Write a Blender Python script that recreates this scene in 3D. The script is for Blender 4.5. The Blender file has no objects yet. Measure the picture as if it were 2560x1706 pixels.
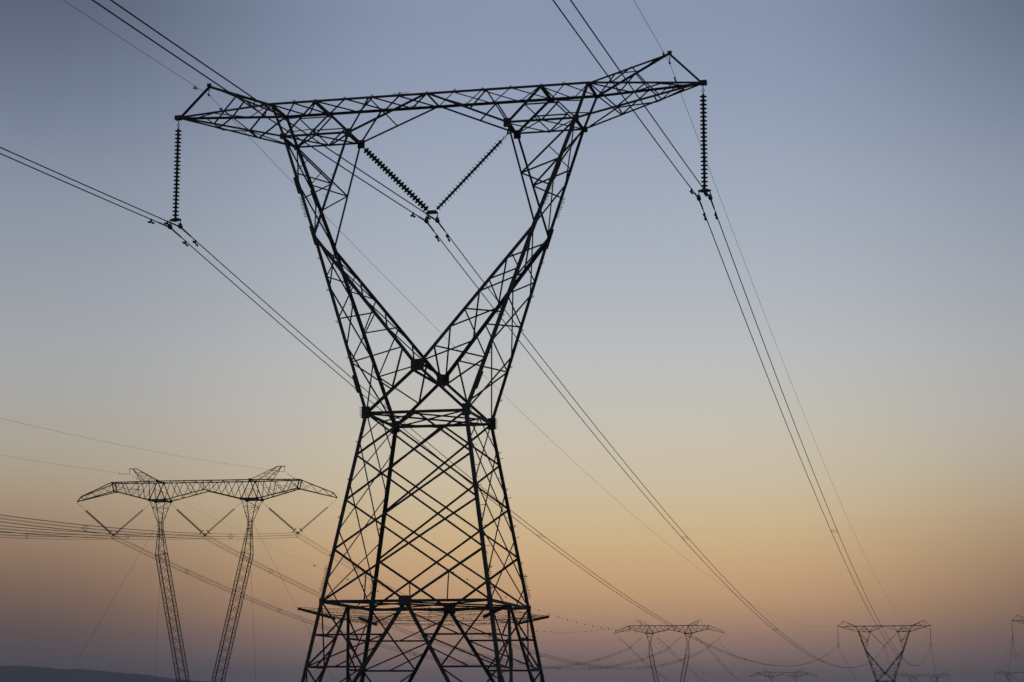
import bpy, math, random
from mathutils import Vector, Matrix
random.seed(7)
rad = math.radians
sc = bpy.context.scene
CZ = 1.6                                    # eye height; the ground under the camera is z = 0

# ------------------------------------------------------------------ camera
F_PX, PITCH, ROLL = 5174.35, 0.1796, -0.0029
cam_data = bpy.data.cameras.new('camera')
cam_data.sensor_width = 36.0
cam_data.lens = 36.0 * F_PX / 2560.0
cam_data.clip_start = 0.1
cam_data.clip_end = 60000
cam = bpy.data.objects.new('camera', cam_data)
sc.collection.objects.link(cam)
_u = Vector((0, -math.sin(PITCH), math.cos(PITCH)))
_d = Vector((0, math.cos(PITCH), math.sin(PITCH)))
_r = Vector((1, 0, 0))
_cr, _sr = math.cos(ROLL), math.sin(ROLL)
_xa = _r * _cr - _u * _sr
_ya = _r * _sr + _u * _cr
cam.matrix_world = Matrix(((_xa.x, _ya.x, -_d.x, 0), (_xa.y, _ya.y, -_d.y, 0), (_xa.z, _ya.z, -_d.z, CZ), (0, 0, 0, 1)))
sc.camera = cam

# ------------------------------------------------------------------ haze / sky constants
HAZE_D = 0.00026
BOX_R, BOX_TOP = 5200.0, 112.0
HAZE_L = (0.047, 0.050, 0.064)              # radiance the air settles to over a long path


def lin(c):
    c = c / 255.0
    return c / 12.92 if c <= 0.04045 else ((c + 0.055) / 1.055) ** 2.4


CENTRE = [(0, (136, 149, 172)), (200, (145, 157, 179)), (450, (160, 170, 186)), (700, (174, 181, 190)), (900, (188, 189, 189)),
          (1050, (196, 191, 180)), (1180, (202, 189, 166)), (1280, (203, 183, 149)), (1380, (201, 171, 130)), (1460, (193, 157, 120)),
          (1520, (181, 145, 112)), (1580, (153, 123, 107)), (1640, (123, 104, 100)), (1706, (90, 86, 94))]
SIDE = [(0, (91, 100, 121)), (200, (109, 119, 140)), (450, (133, 143, 160)), (700, (150, 157, 167)), (900, (162, 165, 168)),
        (1050, (168, 165, 158)), (1180, (170, 159, 142)), (1280, (163, 143, 120)), (1380, (145, 121, 101)), (1460, (127, 104, 90)),
        (1520, (111, 92, 84)), (1580, (95, 82, 82)), (1640, (81, 77, 83)), (1706, (72, 74, 83))]
EMAX = 40.0                                 # the ramp covers 0 .. 40 degrees above the horizon


def sky_stops(tab):
    tab = sorted([(math.degrees(math.atan((1792 - y) / F_PX)), c) for y, c in tab])
    out = []
    for i in range(31):
        e = 0.93 + i * (19.1 - 0.93) / 30 if i else 0.9
        for (e0, c0), (e1, c1) in zip(tab[:-1], tab[1:]):
            if e <= e1 or (e1, c1) == tab[-1]:
                t = min(1, max(0, (e - e0) / (e1 - e0)))
                break
        c = [lin(a + (b - a) * t) for a, b in zip(c0, c1)]
        path = min(BOX_R, (BOX_TOP - CZ) / math.sin(rad(e)))
        T = math.exp(-HAZE_D * path)
        c = [max(0.03, min(1.0, (v - (1 - T) * h) / max(T, 0.10))) for v, h in zip(c, HAZE_L)]
        out.append((e / EMAX, c))
    return out


# ------------------------------------------------------------------ world: a dusk sky, brightest above the place where the sun went down
world = bpy.data.worlds.new('World')
sc.world = world
world.use_nodes = True
nt = world.node_tree
nt.nodes.clear()
N = nt.nodes.new
Lk = nt.links.new


def mnode(op, a=None, b=None, c=None, clamp=False):
    n = N('ShaderNodeMath'); n.operation = op; n.use_clamp = clamp
    for i, v in enumerate((a, b, c)):
        if v is None: continue
        if isinstance(v, (int, float)): n.inputs[i].default_value = v
        else: Lk(v, n.inputs[i])
    return n.outputs[0]


tc = N('ShaderNodeTexCoord')
sx = N('ShaderNodeSeparateXYZ'); Lk(tc.outputs['Generated'], sx.inputs[0])
elev = mnode('MULTIPLY', mnode('ARCSINE', sx.outputs[2]), 180 / math.pi)
az = mnode('MULTIPLY', mnode('ARCTAN2', sx.outputs[0], sx.outputs[1]), 180 / math.pi)
fac = mnode('DIVIDE', elev, EMAX, clamp=True)


def ramp(stops):
    r = N('ShaderNodeValToRGB')
    cr = r.color_ramp
    cr.interpolation = 'LINEAR'
    while len(cr.elements) > 1: cr.elements.remove(cr.elements[0])
    cr.elements[0].position = stops[0][0]; cr.elements[0].color = (*stops[0][1], 1)
    for p, c in stops[1:]:
        e = cr.elements.new(p); e.color = (*c, 1)
    Lk(fac, r.inputs[0])
    return r.outputs[0]


rc = ramp(sky_stops(CENTRE) + [(1.0, (0.19, 0.24, 0.34))])
rs = ramp(sky_stops(SIDE) + [(1.0, (0.15, 0.19, 0.28))])
daz = mnode('ABSOLUTE', mnode('SUBTRACT', az, 2.3))
mr = N('ShaderNodeMapRange'); mr.interpolation_type = 'SMOOTHERSTEP'
Lk(daz, mr.inputs[0]); mr.inputs[1].default_value = 2.0; mr.inputs[2].default_value = 17.5
mix = N('ShaderNodeMix'); mix.data_type = 'RGBA'
zen0 = N('ShaderNodeMapRange'); zen0.interpolation_type = 'SMOOTHSTEP'; Lk(elev, zen0.inputs[0]); zen0.inputs[1].default_value = 20; zen0.inputs[2].default_value = 55
Lk(mnode('MULTIPLY', mr.outputs[0], mnode('SUBTRACT', 1.0, zen0.outputs[0])), mix.inputs[0]); Lk(rc, mix.inputs[6]); Lk(rs, mix.inputs[7])
mb = N('ShaderNodeMapRange'); mb.interpolation_type = 'SMOOTHSTEP'
Lk(daz, mb.inputs[0]); mb.inputs[1].default_value = 18; mb.inputs[2].default_value = 170
mb.inputs[3].default_value = 1.0; mb.inputs[4].default_value = 0.24
zen = N('ShaderNodeMapRange'); zen.interpolation_type = 'SMOOTHSTEP'
Lk(elev, zen.inputs[0]); zen.inputs[1].default_value = 20; zen.inputs[2].default_value = 75
azf = mnode('ADD', mnode('MULTIPLY', mb.outputs[0], mnode('SUBTRACT', 1.0, zen.outputs[0])), mnode('MULTIPLY', zen.outputs[0], 0.55))
dark = N('ShaderNodeMix'); dark.data_type = 'RGBA'; dark.blend_type = 'MULTIPLY'; dark.inputs[0].default_value = 1.0
Lk(mix.outputs[2], dark.inputs[6]); Lk(azf, dark.inputs[7])
below = mnode('GREATER_THAN', elev, -0.5)
gm = N('ShaderNodeMix'); gm.data_type = 'RGBA'
Lk(below, gm.inputs[0]); gm.inputs[6].default_value = (0.02, 0.02, 0.022, 1); Lk(dark.outputs[2], gm.inputs[7])
bg = N('ShaderNodeBackground'); Lk(gm.outputs[2], bg.inputs[0]); bg.inputs[1].default_value = 1.0
wo = N('ShaderNodeOutputWorld'); Lk(bg.outputs[0], wo.inputs[0])

sc.view_settings.view_transform = 'Standard'
sc.view_settings.look = 'None'
sc.view_settings.exposure = 0
sc.view_settings.gamma = 1
sc.cycles.volume_bounces = 0
sc.cycles.max_bounces = 4
sc.cycles.use_denoising = False


# ------------------------------------------------------------------ materials
def material(name, col, rough=0.6, metal=0.0, vary=0.25, scale=3.0, spec=0.3):
    m = bpy.data.materials.new(name); m.use_nodes = True
    t = m.node_tree; b = t.nodes['Principled BSDF']
    no = t.nodes.new('ShaderNodeTexNoise'); no.inputs['Scale'].default_value = scale; no.inputs['Detail'].default_value = 6
    co = t.nodes.new('ShaderNodeTexCoord'); t.links.new(co.outputs['Object'], no.inputs['Vector'])
    r = t.nodes.new('ShaderNodeValToRGB')
    r.color_ramp.elements[0].position = 0.3; r.color_ramp.elements[1].position = 0.7
    r.color_ramp.elements[0].color = tuple(c * (1 - vary) for c in col) + (1,)
    r.color_ramp.elements[1].color = tuple(min(1, c * (1 + vary)) for c in col) + (1,)
    t.links.new(no.outputs['Fac'], r.inputs[0]); t.links.new(r.outputs[0], b.inputs['Base Color'])
    b.inputs['Roughness'].default_value = rough; b.inputs['Metallic'].default_value = metal
    b.inputs['Specular IOR Level'].default_value = spec
    return m


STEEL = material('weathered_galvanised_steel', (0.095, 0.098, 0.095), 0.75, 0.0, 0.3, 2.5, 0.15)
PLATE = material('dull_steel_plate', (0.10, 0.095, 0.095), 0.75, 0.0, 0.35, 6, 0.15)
GLASS = material('dark_green_glass_disc', (0.03, 0.075, 0.04), 0.25, 0.0, 0.2, 8, 0.5)
CAP = material('insulator_cap_iron', (0.05, 0.05, 0.05), 0.7, 0.0, 0.2, 8, 0.15)
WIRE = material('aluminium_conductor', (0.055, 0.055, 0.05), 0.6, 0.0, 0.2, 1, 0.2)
RUST = material('rusty_barbed_wire', (0.06, 0.045, 0.04), 0.8, 0.0, 0.3, 10, 0.1)
CONC = material('concrete', (0.28, 0.27, 0.25), 0.9, 0.0, 0.2, 4, 0.2)


# ------------------------------------------------------------------ mesh helpers
def perp(d):
    a = Vector((0, 0, 1)) if abs(d.z) < 0.9 else Vector((1, 0, 0))
    u = d.cross(a).normalized()
    return u, d.cross(u).normalized()


class MB:
    def __init__(s): s.v = []; s.f = []

    def prism(s, poly, a, b, u, w):
        k = len(s.v); n = len(poly)
        for p in (a, b):
            for (x, y) in poly: s.v.append(tuple(p + u * x + w * y))
        for i in range(n):
            j = (i + 1) % n
            s.f.append((k + i, k + j, k + n + j, k + n + i))
        s.f.append(tuple(k + i for i in reversed(range(n)))); s.f.append(tuple(k + n + i for i in range(n)))

    def angle(s, a, b, w, out, corner=False, t=None):
        """an L-section steel member from a to b; out = the side its heel faces"""
        a = Vector(a); b = Vector(b); d = (b - a)
        if d.length < 1e-4: return
        d.normalize(); out = Vector(out); out = out - d * out.dot(d)
        if out.length < 1e-3: out = perp(d)[0]
        out.normalize(); side = d.cross(out).normalized()
        t = t or max(0.006, w * 0.13)
        if corner:
            u = (-out + side).normalized(); v = (-out - side).normalized()
            o = out * (w * 0.45)
        else:
            u = side; v = -out; o = side * (-w * 0.5)
        poly = [(0, 0), (w, 0), (w, t), (t, t), (t, w), (0, w)]
        s.prism(poly, a + o, b + o, u, v)

    def tube(s, pts, r, n=6, cap=True):
        pts = [Vector(p) for p in pts]; k = len(s.v); m = len(pts)
        rr = r if isinstance(r, (list, tuple)) else [r] * m
        u = None
        for i, p in enumerate(pts):
            d = (pts[min(i + 1, m - 1)] - pts[max(i - 1, 0)]).normalized()
            if u is None: u = perp(d)[0]
            else: u = (u - d * u.dot(d)).normalized()
            w = d.cross(u)
            for j in range(n):
                q = 2 * math.pi * j / n
                s.v.append(tuple(p + (u * math.cos(q) + w * math.sin(q)) * rr[i]))
        for i in range(m - 1):
            for j in range(n):
                a = k + i * n + j; b = k + i * n + (j + 1) % n
                s.f.append((a, b, b + n, a + n))
        if cap:
            s.f.append(tuple(k + j for j in reversed(range(n)))); s.f.append(tuple(k + (m - 1) * n + j for j in range(n)))

    def box(s, c, ax, ay, az_, hx, hy, hz):
        c = Vector(c); k = len(s.v)
        for i in (-1, 1):
            for j in (-1, 1):
                for l in (-1, 1): s.v.append(tuple(c + Vector(ax) * hx * i + Vector(ay) * hy * j + Vector(az_) * hz * l))
        for f in ((0, 1, 3, 2), (4, 6, 7, 5), (0, 4, 5, 1), (2, 3, 7, 6), (0, 2, 6, 4), (1, 5, 7, 3)): s.f.append(tuple(k + q for q in f))

    def torus(s, c, nrm, R, r, n=20, m=6, sx_=1.0):
        nrm = Vector(nrm).normalized(); u, w = perp(nrm)
        pts = [Vector(c) + u * R * sx_ * math.cos(2 * math.pi * i / n) + w * R * math.sin(2 * math.pi * i / n) for i in range(n)]
        k = len(s.v)
        for i, p in enumerate(pts):
            o = (p - Vector(c)).normalized()
            for j in range(m):
                q = 2 * math.pi * j / m
                s.v.append(tuple(p + (o * math.cos(q) + nrm * math.sin(q)) * r))
        for i in range(n):
            for j in range(m):
                a = k + i * m + j; b = k + i * m + (j + 1) % m; c2 = k + ((i + 1) % n) * m + (j + 1) % m; d2 = k + ((i + 1) % n) * m + j
                s.f.append((a, b, c2, d2))

    def lathe(s, prof, a, d, n=14):
        """prof = [(distance along d, radius)]"""
        d = Vector(d).normalized(); u, w = perp(d); k = len(s.v); m = len(prof)
        for (h, r) in prof:
            for j in range(n):
                q = 2 * math.pi * j / n
                s.v.append(tuple(Vector(a) + d * h + (u * math.cos(q) + w * math.sin(q)) * r))
        for i in range(m - 1):
            for j in range(n):
                a_ = k + i * n + j; b_ = k + i * n + (j + 1) % n
                s.f.append((a_, b_, b_ + n, a_ + n))

    def mesh(s, name, m):
        me = bpy.data.meshes.new(name); me.from_pydata(s.v, [], s.f); me.update()
        me.materials.append(m); return me

    def build(s, name, m, parent=None):
        o = bpy.data.objects.new(name, s.mesh(name, m)); sc.collection.objects.link(o)
        if parent: o.parent = parent
        return o


def tag(o, label=None, cat=None, group=None, kind=None):
    if label: o['label'] = label
    if cat: o['category'] = cat
    if group: o['group'] = group
    if kind: o['kind'] = kind
    return o


def empty(name, loc, rz=0.0):
    o = bpy.data.objects.new(name, None); sc.collection.objects.link(o)
    o.location = loc; o.rotation_euler = (0, 0, rz); o.empty_display_size = 0.5
    return o


KIDS = {}


def copy_tree(o, parent=None):
    c = o.copy(); sc.collection.objects.link(c); c.parent = parent
    for ch in list(o.children): copy_tree(ch, c)
    return c


def V3(*a): return Vector(a)
def lerp(a, b, t): return Vector(a) + (Vector(b) - Vector(a)) * t


# ------------------------------------------------------------------ the delta pylon (local origin: centre of its footprint, z up)
ZB = 15.0                                   # the waist sits 15 m above the feet
AW, BW = 2.008, 2.021
SA, SB = 0.1746, 0.1586


def dn(sx, sy, z): return V3(sx * (AW - SA * z), sy * (BW - SB * z), z + ZB)   # a point of a body leg, z measured from the waist


def D(x, y, z): return V3(x, y, z + ZB)


ZD, ZH1, ZH2 = -7.29, -8.54, -9.73


def delta_members():
    """every steel member: (kind, a, b, width, out, corner)"""
    M = []
    def add(kind, a, b, w, out, corner=False):
        a = Vector(a); b = Vector(b); out = Vector(out)
        if not corner:                       # braces are bolted to either side of the chords: never exactly one plane
            off = out.normalized() * random.uniform(-0.03, 0.03)
            a = a + off; b = b + off
        M.append((kind, a, b, w * (.86 if corner else 1.12), out, corner))
    for sx in (-1, 1):
        for sy in (-1, 1):
            fy = V3(0, sy, 0); fx = V3(sx, 0, 0); co = V3(sx, sy, 0)
            W = D(sx * AW, sy * BW, 0); E = D(sx * 4.508, sy * 1.30, 7.345); LB = D(sx * 6.061, sy * 0.834, 11.652)
            LT = D(sx * 6.60, sy * 0.932, 13.039); IB = D(sx * 3.297, sy * 0.834, 11.652); TN = D(sx * 4.696, sy * 0.932, 13.039)
            TM = D(0, sy * 0.932, 13.039); TIP = D(sx * 11.0, 0, 12.9985); PK = D(sx * 9.69, 0, 14.32); Vn = D(0, sy * 1.877, 1.831)
            TIPn = D(sx * 11.0, sy * 0.06, 12.9985)
            # chords
            add('leg', dn(sx, sy, -15), dn(sx, sy, 0), 0.165, co, True)
            add('outer_chord', W, E, 0.15, co, True); add('outer_chord', E, LB, 0.14, co, True); add('outer_chord', LB, LT, 0.12, co, True)
            add('inner_chord', Vn, E, 0.155, V3(-sx, sy, 0.5), True)
            add('inner_strut', E, IB, 0.09, V3(-sx, sy, 0), True)
            add('waist_strut', Vn, W, 0.095, fy)
            add('top_chord', LT, TM, 0.115, V3(0, sy, 1), True)
            add('bottom_chord', LB, IB, 0.09, V3(0, sy, -1), True)
            add('bottom_chord', IB, TM, 0.085, V3(0, sy, -1), True)
            add('crossarm_strut', TN, IB, 0.075, fy); add('crossarm_strut', TN, LB, 0.05, fy)
            add('cantilever_chord', LT, TIPn, 0.10, V3(0, sy, 1), True)
            add('cantilever_chord', LB, TIPn, 0.08, V3(0, sy, -1), True)
            add('peak_chord', LT, PK, 0.07, V3(0, sy, 1))
            # arm, face between outer and inner chord
            def o(t): return lerp(W, E, t)
            def i_(t): return lerp(Vn, E, t)
            wm = lerp(Vn, W, 0.5)
            for p, q, w in ((o(.28), i_(.14), .05), (i_(.14), wm, .055), (o(.28), wm, .05), (o(.28), i_(.40), .05), (o(.524), i_(.40), .05),
                            (o(.524), i_(.61), .05), (o(.763), i_(.61), .045), (o(.763), i_(.80), .045)): add('brace', p, q, w, fy)
            def e(t): return lerp(E, LB, t)
            I1 = lerp(E, IB, .5); md = lerp(LB, I1, .5)
            for p, q, w in ((LB, I1, .055), (e(.63), I1, .05), (e(.37), I1, .05), (e(.63), md, .035)): add('brace', p, q, w, fy)
            # crossarm webs
            TQ = lerp(TN, TM, .48); CB = lerp(IB, TM, .47); CB2 = lerp(IB, TM, .23)
            add('brace', TQ, IB, .05, fy); add('brace', TQ, CB, .045, fy)
            a1 = lerp(TN, LB, .5); b1 = lerp(TN, IB, .5); c1 = lerp(LB, IB, .5)
            for p, q in ((a1, b1), (a1, c1), (b1, c1)): add('brace', p, q, .045, fy)
            add('brace', lerp(LT, LB, .5), lerp(TN, LB, .45), .035, fy)
            # cantilever webs
            T1 = lerp(TIPn, LT, .5); B1 = lerp(TIPn, LB, .34); B2 = lerp(TIPn, LB, .68); T2 = lerp(TIPn, LT, .8); T0 = lerp(TIPn, LT, .25)
            P1 = lerp(PK, LT, .47); P2_ = lerp(PK, LT, .75)
            for p, q, w in ((P1, T1, .045), (T1, B1, .045), (T1, B2, .04), (LT, B2, .05), (B1, T0, .035), (P1, T2, .04), (P2_, T2, .035)):
                add('brace', p, q, w, fy)
            # body, near and far face
            lv = [0, -1.65, -3.40, -5.31, ZD]
            P = lambda s, k: dn(s, sy, lv[k])
            add('brace', D(0, sy * BW, 0), P(sx, 1), .068, fy); add('brace', P(sx, 0), P(-sx, 2), .063, fy)
            add('brace', P(sx, 1), P(-sx, 3), .063, fy); add('brace', P(sx, 2), P(-sx, 4), .063, fy)
            yd = sy * (BW - SB * ZD)
            add('brace', P(sx, 3), D(0, yd, ZD), .075, fy)
            cx4 = lerp(P(1, 2), P(-1, 4), .5)
            # hanging redundants above the diaphragm
            q1 = lerp(P(sx, 3), D(0, yd, ZD), .45)
            add('brace', q1, D(q1.x, yd, ZD), .035, fy)
            # side faces
            sv = [0, .15 * ZD, .38 * ZD, .63 * ZD, .89 * ZD, ZD]
            S = lambda s, k: dn(sx, s, sv[k])
            xd = sx * (AW - SA * ZD)
            add('brace', S(sy, 0), S(-sy, 2), .045, fx); add('brace', S(sy, 1), S(-sy, 3), .045, fx)
            add('brace', S(sy, 2), S(-sy, 4), .045, fx); add('brace', S(sy, 3), S(-sy, 5), .045, fx)
            add('brace', D(sx * AW, 0, 0), S(sy, 1), .045, fx); add('brace', S(sy, 4), D(xd, sy * 1.1, ZD), .045, fx)
            # lower section: struts from the middle of each diaphragm side to the feet
            foot = dn(sx, sy, -14.9); midn = D(0, yd, ZD); mids = D(xd, 0, ZD)
            add('foot_strut', midn, foot, .11, fy); add('foot_strut', mids, foot, .11, fx)
            def lowface(mid, out):
                L = lambda z: dn(sx, sy, z)
                def Vv(z):
                    t = (mid.z - (z + ZB)) / (mid.z - foot.z); return lerp(mid, foot, t)
                h1m = lerp(L(ZH1), Vv(ZH1), .5); h2m = lerp(L(ZH2), Vv(ZH2), .5)
                vm = Vv((ZH1 + ZH2) / 2 + .12)
                for p, q, w in ((L(ZH1), Vv(ZH1), .06), (L(ZH2), Vv(ZH2), .065), (L(ZD), Vv(ZH2), .05), (L(ZH2), Vv(ZH1), .05), (h1m, Vv(ZD - .45), .045),
                                (h2m, vm, .045), (vm, lerp(h2m, Vv(ZH2), .97), .035), (L(ZH2), Vv(-11.4), .05), (L(-11.4), Vv(-11.4), .05), (L(-11.4), Vv(ZH2), .05),
                                (L(-13.1), Vv(-11.4), .045), (L(-13.1), Vv(-13.1), .045)): add('brace', p, q, w, out)
            lowface(midn, fy); lowface(mids, fx)
    for sx in (-1, 1):                        # members between the near and the far frame
        g = lambda x, y, z, s: D(sx * x, s * y, z)
        add('peak_strut', D(sx * 11.0, 0, 12.9985), D(sx * 9.69, 0, 14.32), .075, V3(sx, 0, 1))
        X = V3(sx, 0, 0); U = V3(0, 0, 1)
        for (x, y, z, w) in ((6.061, .834, 11.652, .085), (6.60, .932, 13.039, .08), (3.297, .834, 11.652, .1), (4.696, .932, 13.039, .095)):
            add('cross_bar', g(x, y, z, -1), g(x, y, z, 1), w, U)
        add('side_bar', D(sx * AW, -BW, 0), D(sx * AW, BW, 0), .11, X)
        add('side_bar', D(sx * (AW - SA * ZD), -(BW - SB * ZD), ZD), D(sx * (AW - SA * ZD), BW - SB * ZD, ZD), .11, X)
        # outer face of the arm, waist to elbow to crossarm: crossed lacing
        W_ = [D(sx * AW, s * BW, 0) for s in (-1, 1)]; E_ = [D(sx * 4.508, s * 1.30, 7.345) for s in (-1, 1)]; B_ = [D(sx * 6.061, s * .834, 11.652) for s in (-1, 1)]
        for seg, tt in (((W_, E_), (0, .37, .70, 1)), ((E_, B_), (0, .5, 1))):
            for t0, t1 in zip(tt[:-1], tt[1:]):
                add('brace', lerp(seg[0][0], seg[1][0], t0), lerp(seg[0][1], seg[1][1], t1), .042, X)
                add('brace', lerp(seg[0][1], seg[1][1], t0), lerp(seg[0][0], seg[1][0], t1), .042, X)
        V_ = [D(0, s * 1.877, 1.831) for s in (-1, 1)]
        tt = (0.03, .28, .52, .76, .97)
        for k, (t0, t1) in enumerate(zip(tt[:-1], tt[1:])):
            add('brace', lerp(V_[0], E_[0], t0), lerp(V_[1], E_[1], t1), .042, V3(-sx, 0, 1))
            add('brace', lerp(V_[1], E_[1], t0), lerp(V_[0], E_[0], t1), .042, V3(-sx, 0, 1))
        # top face and bottom face of the crossarm
        xs = [6.60, 5.62, 4.696, 3.45, 2.3, 1.15, 0.0]
        for x0, x1 in zip(xs[:-1], xs[1:]):
            for s in (-1, 1): add('brace', g(x0, .932, 13.039, s), g(x1, .932, 13.039, -s), .042, U)
        for s in (-1, 1):
            add('brace', g(6.061, .834, 11.652, s), g(4.65, .834, 11.652, -s), .045, U); add('brace', g(4.65, .834, 11.652, s), g(3.297, .834, 11.652, -s), .045, U)
        tb = (0, .33, .62, .85)
        for t0, t1, s in ((0, .33, 1), (.33, .62, -1), (.62, .85, 1)):
            add('brace', lerp(g(6.061, .834, 11.652, s), g(11, 0, 12.9985, 1), t0), lerp(g(6.061, .834, 11.652, -s), g(11, 0, 12.9985, 1), t1), .04, U)
            add('brace', lerp(g(6.60, .932, 13.039, -s), g(11, 0, 12.9985, 1), t0), lerp(g(6.60, .932, 13.039, s), g(11, 0, 12.9985, 1), t1), .04, U)
            add('brace', lerp(g(6.60, .932, 13.039, s), g(9.69, 0, 14.32, 1), t0), lerp(g(6.60, .932, 13.039, -s), g(9.69, 0, 14.32, 1), t1), .035, U)
        for t in (.33, .62):
            add('brace', lerp(g(6.061, .834, 11.652, -1), g(11, 0, 12.9985, 1), t), lerp(g(6.061, .834, 11.652, 1), g(11, 0, 12.9985, 1), t), .04, U)
    for s in (-1, 1):
        add('waist_bar', D(-AW, s * BW, 0), D(AW, s * BW, 0), .105, V3(0, s, 0))
        add('diaphragm_bar', dn(-1, s, ZD), dn(1, s, ZD), .095, V3(0, s, 0))
    for dx in (-.14, .14): add('cross_bar', D(dx, -1.877, 1.831 + dx), D(dx, 1.877, 1.831 + dx), .07, V3(0, 0, 1))
    add('cross_bar', D(0, -.932, 13.039), D(0, .932, 13.039), .05, V3(0, 0, 1))
    U = V3(0, 0, 1)
    for z in (0, ZD):                         # plan bracing in the two diaphragms
        a = AW - SA * z; b = BW - SB * z; w = .05
        for s in (-1, 1):
            add('brace', D(0, -b, z - .05), D(s * a, 0, z - .05), w, U); add('brace', D(0, b, z - .05), D(s * a, 0, z - .05), w, U)
        add('brace', D(-a, -b, z + .03), D(a, b, z + .03), .055, U); add('brace', D(a, -b, z - .0), D(-a, b, z - .0), .055, U)
    return M


MEMBERS = delta_members()
WHITE_AX = (V3(1, 0, 0), V3(0, 1, 0), V3(0, 0, 1))


def make_delta(root):
    braces = []
    for kind, a, b, w, out, corner in MEMBERS:
        if kind == 'brace': braces.append((a, b, w, out)); continue
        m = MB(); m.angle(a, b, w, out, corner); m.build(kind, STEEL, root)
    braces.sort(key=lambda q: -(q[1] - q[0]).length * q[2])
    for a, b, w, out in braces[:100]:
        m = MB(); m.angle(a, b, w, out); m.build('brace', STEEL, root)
    m = MB()
    for a, b, w, out in braces[100:]: m.angle(a, b, w, out)
    tag(m.build('small_brace', STEEL, root), kind='stuff')
    # gusset plates
    def plate(c, hx, hz, ax=(1, 0, 0), az_=(0, 0, 1), th=.02, name='gusset_plate'):
        m = MB(); ax = Vector(ax).normalized(); az_ = Vector(az_); az_ = (az_ - ax * az_.dot(ax)).normalized(); ay = ax.cross(az_)
        m.box(c, ax, ay, az_, hx, th, hz); m.build(name, PLATE, root)
    for sy in (-1, 1):
        plate(D(0, sy * 1.90, 1.85), .25, .22, th=.05)
        plate(D(0, sy * (BW - SB * ZD + .03), ZD), .24, .19, th=.04)
        for sx in (-1, 1):
            plate(D(sx * (AW + .0), sy * (BW + .03), 0.02), .155, .235, th=.035)
            plate(D(sx * 3.30, sy * .88, 11.63), .14, .17, th=.05)
            plate(D(sx * 6.08, sy * .88, 11.66), .11, .11, th=.04)
            plate(D(sx * 4.70, sy * .96, 13.0), .13, .06, th=.02)
            plate(D(sx * 6.58, sy * .96, 13.0), .07, .06, th=.02)
            plate(dn(sx, sy, ZD) + V3(0, sy * .02, 0), .08, .12, th=.02)
            E = D(sx * 4.508, sy * 1.30, 7.345); LB = D(sx * 6.061, sy * .834, 11.652); W = D(sx * AW, sy * BW, 0)
            dd = (LB - W).normalized(); plate(E + V3(0, sy * .03, 0), .085, .42, ax=dd.cross(V3(0, 1, 0)), az_=dd, th=.03)
            dd = (LB - E).normalized(); c = lerp(E, LB, .50) + V3(sx * .07, sy * .02, 0)
            if sy * sx < 0 or sx < 0: plate(c, .045, .36, ax=dd.cross(V3(0, 1, 0)), az_=dd, th=.06, name='splice_plate')
            dd = (E - W).normalized(); c = lerp(W, E, .16) + V3(sx * .05, 0, 0)
            if sy < 0: plate(c, .055, .36, ax=dd.cross(V3(0, 1, 0)), az_=dd, th=.07, name='splice_plate')
            plate(dn(sx, sy, -14.75), .2, .35, name='base_shoe', th=.14)
            m = MB(); m.lathe([(0, 0), (0, .42), (.55, .38), (.6, 0)], dn(sx, sy, -15.35), (0, 0, 1), 12); m.build('footing', CONC, root)
    for sx in (-1, 1):
        plate(D(sx * 11.02, 0, 13.0), .13, .09, th=.10); plate(D(sx * 9.69, 0, 14.33), .08, .06, th=.06)
        # hanger for the middle phase on the inner crossarm nodes
        m = MB(); m.tube([D(sx * 3.25, -.35, 11.6), D(sx * 3.1, 0, 11.42), D(sx * 3.25, .35, 11.6)], .035, 6); m.build('hanger', PLATE, root)
    # bolt rows: short stubs that roughen the edges of the chords at the splices
    def bolts(a, b, n, out, ln=.06):
        a = Vector(a); b = Vector(b); out = Vector(out).normalized(); m = MB()
        for k in range(n):
            p = lerp(a, b, (k + .5) / n); m.tube([p, p + out * ln * random.uniform(.7, 1.2) + V3(0, 0, random.uniform(-.01, .01))], .013, 5)
        m.build('bolt_row', PLATE, root)
    for sx in (-1, 1):
        for sy in (-1, 1):
            E = D(sx * 4.508, sy * 1.30, 7.345); LB = D(sx * 6.061, sy * .834, 11.652); W = D(sx * AW, sy * BW, 0); o_ = V3(sx * .02, sy * .01, 0)
            bolts(lerp(E, LB, .18) + o_, lerp(E, LB, .38) + o_, 13, V3(sx, 0, .1), .13)
            bolts(dn(sx, sy, ZD + .35) + o_, dn(sx, sy, ZD + 1.35) + o_, 14, V3(sx, 0, .2), .15)
            bolts(W + V3(sx * .16, sy * .05, -.2), W + V3(sx * .17, sy * .05, .25), 7, V3(sx, 0, 0), .07)
            for t in (.12, .30, .5, .68, .86):
                p = lerp(W, E, t); bolts(p + o_ * .8, p + o_ * .8 + (E - W).normalized() * .10, 2, V3(sx, 0, 0), .12)
            for t in (.15, .35, .55, .75):
                p = dn(sx, sy, ZD * t); bolts(p + o_, p + o_ + V3(0, 0, -.1), 2, V3(sx, 0, 0), .13)
    for sy in (-1, 1):
        bolts(D(-1.45, sy * .95, 13.05), D(-.75, sy * .95, 13.05), 10, V3(0, 0, 1), .10)
        for x in (-5.6, -4.7, -3.45, -2.3, -1.15, 0, 1.15, 2.3, 3.45, 4.7, 5.6): bolts(D(x - .06, sy * .95, 13.04), D(x + .06, sy * .95, 13.04), 3, V3(0, 0, 1), .09)
    # step bolts on the two right-hand legs and the left strut
    for sx, sy in ((1, -1), (1, 1)):
        for k in range(13):
            p = dn(sx, sy, -.6 - k * .78); s = 1 if k % 2 else -1
            m = MB(); m.tube([p + V3(0, 0, 0), p + V3(.24 if sy < 0 else .20 * s, 0, .02)], .011, 5); m.build('step_bolt', PLATE, root)
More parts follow.
